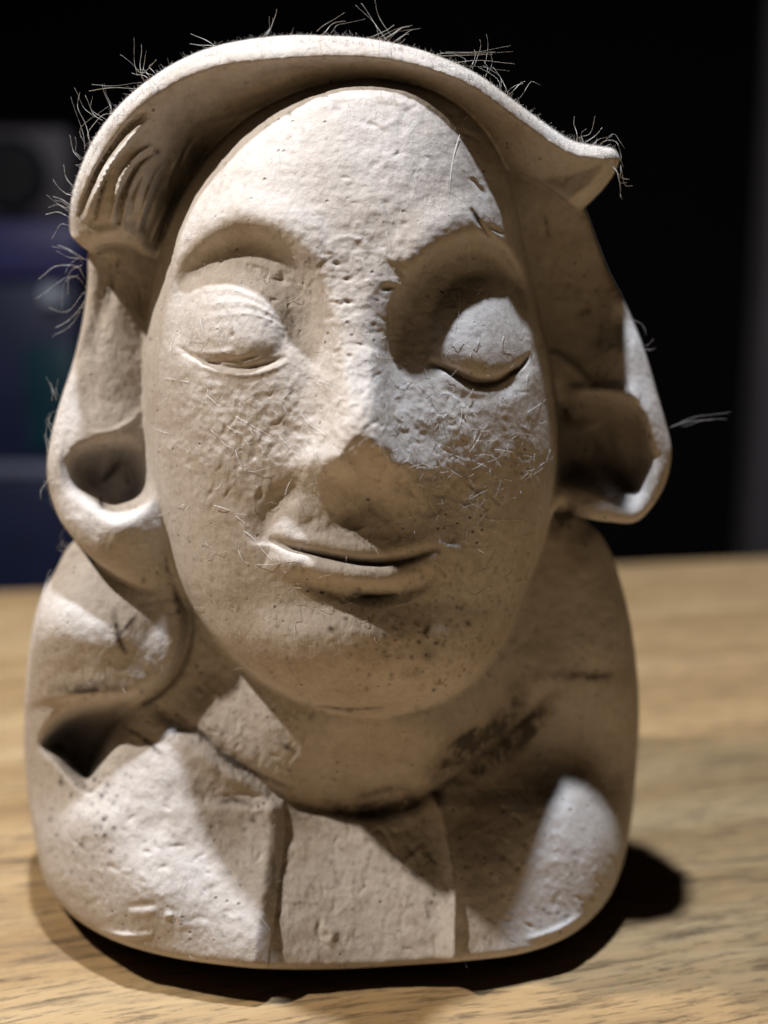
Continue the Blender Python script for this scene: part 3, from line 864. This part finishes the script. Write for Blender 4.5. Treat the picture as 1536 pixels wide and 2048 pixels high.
for pts in [[(430,1012),(465,1025),(490,1045)],[(485,1063),(520,1090),(545,1125)],[(475,1098),(500,1130),(540,1128),(600,1118)],
            [(455,850),(480,870),(510,905)],[(470,830),(500,850),(540,870)],[(415,790),(440,815)],[(682,898),(700,930),(715,960),(716,1010),(722,1055)],
            [(618,970),(640,965),(672,962)],[(878,960),(925,995),(968,1020)],[(940,998),(976,980)],[(845,1040),(870,1032),(905,1012)],[(855,995),(870,1020),(890,1035)],
            [(1000,960),(985,1010),(955,1045),(950,1055)],[(900,940),(930,955),(948,948)],[(990,900),(1030,905),(1065,915)],[(1100,900),(1090,930),(1060,955)],
            [(1095,1000),(1110,1050),(1130,1110)],[(1032,1100),(1025,1140),(985,1180)],[(1045,1040),(1070,1060),(1075,1110)],[(1128,1030),(1125,1070),(1102,1110)],
            [(1100,605),(1125,595),(1142,573),(1155,585),(1162,608)],[(1085,570),(1100,595)],[(1110,820),(1125,815),(1120,835)],[(1115,800),(1118,860),(1108,900)],
            [(845,545),(880,560),(900,575)],[(920,600),(915,640),(910,660)],[(960,675),(945,700),(940,720)],[(1010,670),(1005,695),(1035,705)],[(930,680),(900,695),(890,720)],
            [(940,470),(935,530),(930,580)],[(860,790),(900,830),(940,860)],[(925,850),(945,880),(955,905)],[(890,850),(915,900),(935,930)],[(940,905),(960,870),(975,850)],
            [(403,1070),(402,1095)],[(565,1325),(590,1360),(600,1400)],[(740,1440),(737,1490),(736,1520)],[(900,1000),(960,1030),(1000,1045)],[(790,560),(850,590),(870,610)],
            [(760,400),(770,450),(775,500)],[(920,270),(905,320),(900,380)],[(400,640),(410,670)],[(560,870),(580,900),(600,905)],[(470,900),(490,940),(540,935)],
            [(1000,1840),(1030,1880)],[(640,1450),(660,1500)],[(700,720),(690,760)],[(800,900),(830,930),(880,935)],[(1180,560),(1200,575)],[(930,1180),(950,1190),(990,1160)]]:
    drawn(pts)
for i in range(150):
    x, y = (fr_.normal(880, 120), fr_.normal(960, 110)) if i < 80 else (fr_.uniform(320, 1080), fr_.uniform(560, 1400))
    if not (330 < x < 1090 and 300 < y < 1400): continue
    a = fr_.uniform(0, 6.28); c = fr_.normal(0, 0.9); L = fr_.uniform(14, 34)
    pts = [(x, y)]
    for q in range(3):
        x += L * math.cos(a); y += L * math.sin(a); a += c * fr_.uniform(.3, 1.2); pts.append((x, y))
    drawn(pts, 3, fr_.uniform(0.0022, 0.0036))
# free-standing hairs round the outline
for pts, wv in [([(283,158),(281,120),(283,90)],150),([(225,232),(215,200),(203,168)],170),([(180,290),(172,250),(155,215),(160,185)],190),([(186,300),(178,262),(205,232),(250,228)],190),
            ([(160,320),(145,298),(140,270)],200),([(152,380),(130,350),(128,330)],205),([(150,420),(125,400),(105,392)],210),([(148,440),(118,425),(92,428)],210),
            ([(172,520),(140,500),(115,490)],260),([(172,560),(150,530),(110,535),(78,556)],300),([(170,600),(140,640),(110,655)],300),([(165,530),(140,545),(135,590)],300),
            ([(180,180),(230,177),(290,175)],170),([(310,150),(300,135),(310,118)],150),([(430,92),(405,78),(380,66)],120),([(440,95),(410,90),(380,88)],120),([(520,82),(545,50),(552,20)],110),
            ([(770,78),(745,40),(722,5)],110),([(735,78),(770,60),(790,52)],110),([(765,84),(800,58),(820,52)],110),([(780,88),(805,72),(818,68)],110),([(860,110),(900,112),(985,108)],130),
            ([(900,125),(960,122),(1030,126)],130),([(970,158),(975,135),(968,122)],140),([(1015,190),(1005,160),(985,135)],150),([(1020,188),(1040,168),(1050,162)],160),
            ([(1155,282),(1150,255),(1148,232)],185),([(1165,288),(1190,272),(1205,255)],190),([(1200,290),(1225,280),(1240,295),(1240,320)],190),([(1222,330),(1245,355),(1258,360)],195),
            ([(1236,345),(1240,380),(1245,400)],200),([(1268,640),(1285,650),(1292,670)],360),([(1290,700),(1300,698),(1312,697)],350),([(1340,855),(1380,842),(1425,840)],320), ([(300,170),(286,150),(262,146)],150), ([(640,76),(660,50),(690,44)],110), ([(935,142),(950,118),(948,100)],140), ([(205,240),(182,222),(172,190)],170), ([(150,395),(128,385),(108,360)],205), ([(98,960),(84,975),(82,1000)],250),
            ([(104,870),(98,840),(102,830)],260),([(96,905),(90,880),(92,868)],260),([(112,800),(105,775),(100,765)],280),([(85,1195),(95,1150),(103,1140)],330),([(140,1095),(120,1090),(130,1075)],330)]:
    drawn(pts, 2, 0.0036, wv)
    for q in range(2):
        d0 = fr_.normal(0, 26, 2)
        if abs(d0[0]) + abs(d0[1]) < 60: drawn([(a_ + d0[0] * 0.5 + fr_.normal(0, 3) , b_ + d0[1] * 0.5 + fr_.normal(0, 3)) for a_, b_ in pts[:2]] + [(pts[-1][0] + d0[0], pts[-1][1] + d0[1])] , 2, 0.0022, wv)
lv, lf = tube_set(curves, rads)
LINT = plain("pale_lint", (0.80, 0.76, 0.70), 0.6, 0.3, 0.1)
tag(mesh_obj("lint_fibres", lv * CM, lf, LINT), "long pale lint fibres clinging to the face and edges of the clay bust", "lint", kind="stuff")
# short fuzz
cur2, rad2 = [], []
rim = spline([(142,430),(150,360),(190,275),(240,210),(300,158),(370,116),(450,88),(560,72),(660,72),(740,78),(830,97),(900,122),(960,152),(1020,196),(1080,240),(1140,280),(1190,292),(1228,302)], 8)
def fuzz(x, y, wd, L, out, rad=0.0035):
    p = wp(x, y, wd); d = fr_.normal(0, 1, 3); d /= np.linalg.norm(d); d = d * 0.8 + out; d /= np.linalg.norm(d)
    e = fr_.normal(0, 0.35, 3)
    cur2.append([p, p + d * L * .35, p + (d + e * .4) * L * .7, p + (d + e) * L]); rad2.append(rad)
for i in range(3600):
    t = fr_.uniform(0, len(rim) - 1.01); a = int(t); x, y = rim[a] + (rim[a + 1] - rim[a]) * (t - a)
    T = rim[a + 1] - rim[a]; T /= np.linalg.norm(T); nx, ny2 = T[1], -T[0]
    dd = fr_.uniform(2, 16)
    f = fsurf(x - nx * dd, y - ny2 * dd)
    if f is None: continue
    fuzz(x - nx * dd, y - ny2 * dd, f, abs(fr_.normal(0.03, 0.022)) + 0.015 + (0.05 if fr_.uniform() < 0.012 else 0), np.array([nx, -0.2, -ny2]) * 0.8, 0.0013)
for i in range(900):
    x, y = fr_.uniform(300, 1100), fr_.uniform(200, 1450)
    if fr_.uniform() > 0.25 + 0.75 * math.exp(-((x - 850) / 260) ** 2 - ((y - 900) / 260) ** 2): continue
    f = fsurf(x, y)
    if f is None or f > 330: continue
    fuzz(x, y, f, fr_.uniform(0.04, 0.2), np.array([0, -0.25, 0.1]), 0.0026)
for i in range(420):
    x, y = fr_.uniform(70, 1270), fr_.uniform(1350, 1930)
    f = fsurf(x, y)
    if f is None: continue
    fuzz(x, y, f, fr_.uniform(0.04, 0.14), np.array([0, -0.3, -0.1]), 0.0022)
fv, ff = tube_set(cur2, rad2)
tag(mesh_obj("fuzz", fv * CM, ff, LINT), "short pale fuzz along the lit rim of the clay hair and face", "lint", kind="stuff")

# ------------------------------------------------------------------ table and the dim room behind it
WOOD = wood_material()
tv, tf = box(-50, 50, -34, 24.9, -3.2, 0.0, 0.35)
table = bpy.data.objects.new("wooden_table", None); COL.objects.link(table); table.location = (0, 0, -0.74)
tag(table, "light brown wooden table with strong straight grain under the clay bust", "table")
to = mesh_obj("tabletop", np.array(tv) + np.array([0, 0, 0.74]), tf, WOOD, table, False)
table.rotation_euler = (0, 0, R(11))
for sx in (-1, 1):
    for sy in (-30, 21):
        v_, f_ = box(sx * 40 - 2.5, sx * 40 + 2.5, sy - 2.5, sy + 2.5, -74, -3.2, 0.4)
        mesh_obj("leg", np.array(v_) + np.array([0, 0, 0.74]), f_, WOOD, table, False)

def struct(name, b, mat):
    v_, f_ = box(*b); o = mesh_obj(name, v_, f_, mat, None, False); o['kind'] = 'structure'; return o
struct("floor", (-200, 200, -200, 200, -78, -74.02), plain("dark_floor", (0.07, 0.05, 0.04)))
struct("back_wall", (-200, 200, 160, 166, -74, 180), plain("dark_wall", (0.012, 0.009, 0.009), 0.9, 0.1))

# things behind, far out of focus
def bgpos(px, py, ycm):
    return wp(px, py, ycm * 160.0)
def thing_box(name, px0, px1, py0, py1, ycm, depth, mat, bevel=0.4, parent=None):
    a = bgpos(px0, py1, ycm); b = bgpos(px1, py0, ycm)
    v_, f_ = box(a[0], b[0], ycm, ycm + depth, a[2], b[2], bevel)
    return mesh_obj(name, v_, f_, mat, parent, True)
BLUE = plain("blue_plastic", (0.055, 0.050, 0.15), 0.35, 0.5)
NAVY = plain("navy_plastic", (0.024, 0.030, 0.075), 0.4, 0.5)
TEAL = plain("teal_plastic", (0.012, 0.055, 0.07), 0.4, 0.5)
GREY = plain("grey_plastic", (0.085, 0.068, 0.072), 0.5, 0.4)
BLK = plain("black_plastic", (0.006, 0.006, 0.007), 0.5, 0.4)
PALE = plain("pale_trim", (0.26, 0.26, 0.34), 0.4, 0.5)
crate = bpy.data.objects.new("storage_box", None); COL.objects.link(crate)
tag(crate, "dark blue plastic storage box with pale rim band behind the table at left", "storage box")
thing_box("upper_drawer", -420, 150, 560, 925, 92, 40, NAVY, 0.5, crate)
thing_box("lid", -440, 156, 440, 556, 91.2, 42, BLUE, 0.5, crate)
thing_box("band", -425, 152, 928, 952, 91.6, 40, PALE, 0.2, crate)
thing_box("lower_drawer", -420, 150, 955, 1400, 92, 40, NAVY, 0.5, crate)
thing_box("label_panel", 60, 146, 690, 900, 91.4, 0.5, TEAL, 0.1, crate)
thing_box("latch", 84, 116, 572, 610, 90.0, 1.2, plain("chrome_latch", (0.75, 0.78, 0.85), 0.3, 0.6), 0.3, crate)
dev = bpy.data.objects.new("speaker", None); COL.objects.link(dev)
tag(dev, "small grey loudspeaker with round black cone on top of the blue box", "speaker")
thing_box("cabinet", -260, 134, 255, 438, 95, 22, GREY, 0.4, dev)
import bmesh
bm = bmesh.new(); bmesh.ops.create_cone(bm, cap_ends=True, segments=40, radius1=3.6, radius2=2.9, depth=0.7)
c0 = bgpos(20, 350, 94.4)
V_ = [((v.co.x + c0[0]) * CM, (-v.co.z + c0[1]) * CM, (v.co.y + c0[2]) * CM) for v in bm.verts]; bm.verts.index_update()
F_ = [[v.index for v in f.verts][::-1] for f in bm.faces]; bm.free()
mesh_obj("cone", V_, F_, BLK, dev, False)
a = bgpos(1478, 1500, 60); b = bgpos(1900, -300, 60)
v_, f_ = box(a[0], b[0], 60, 64, -74, b[2], 0.5)
post = mesh_obj("door_frame", v_, f_, plain("grey_paint", (0.035, 0.03, 0.03), 0.6, 0.3), None, True)
tag(post, "dim grey door frame standing at the right edge behind the table", "door frame")
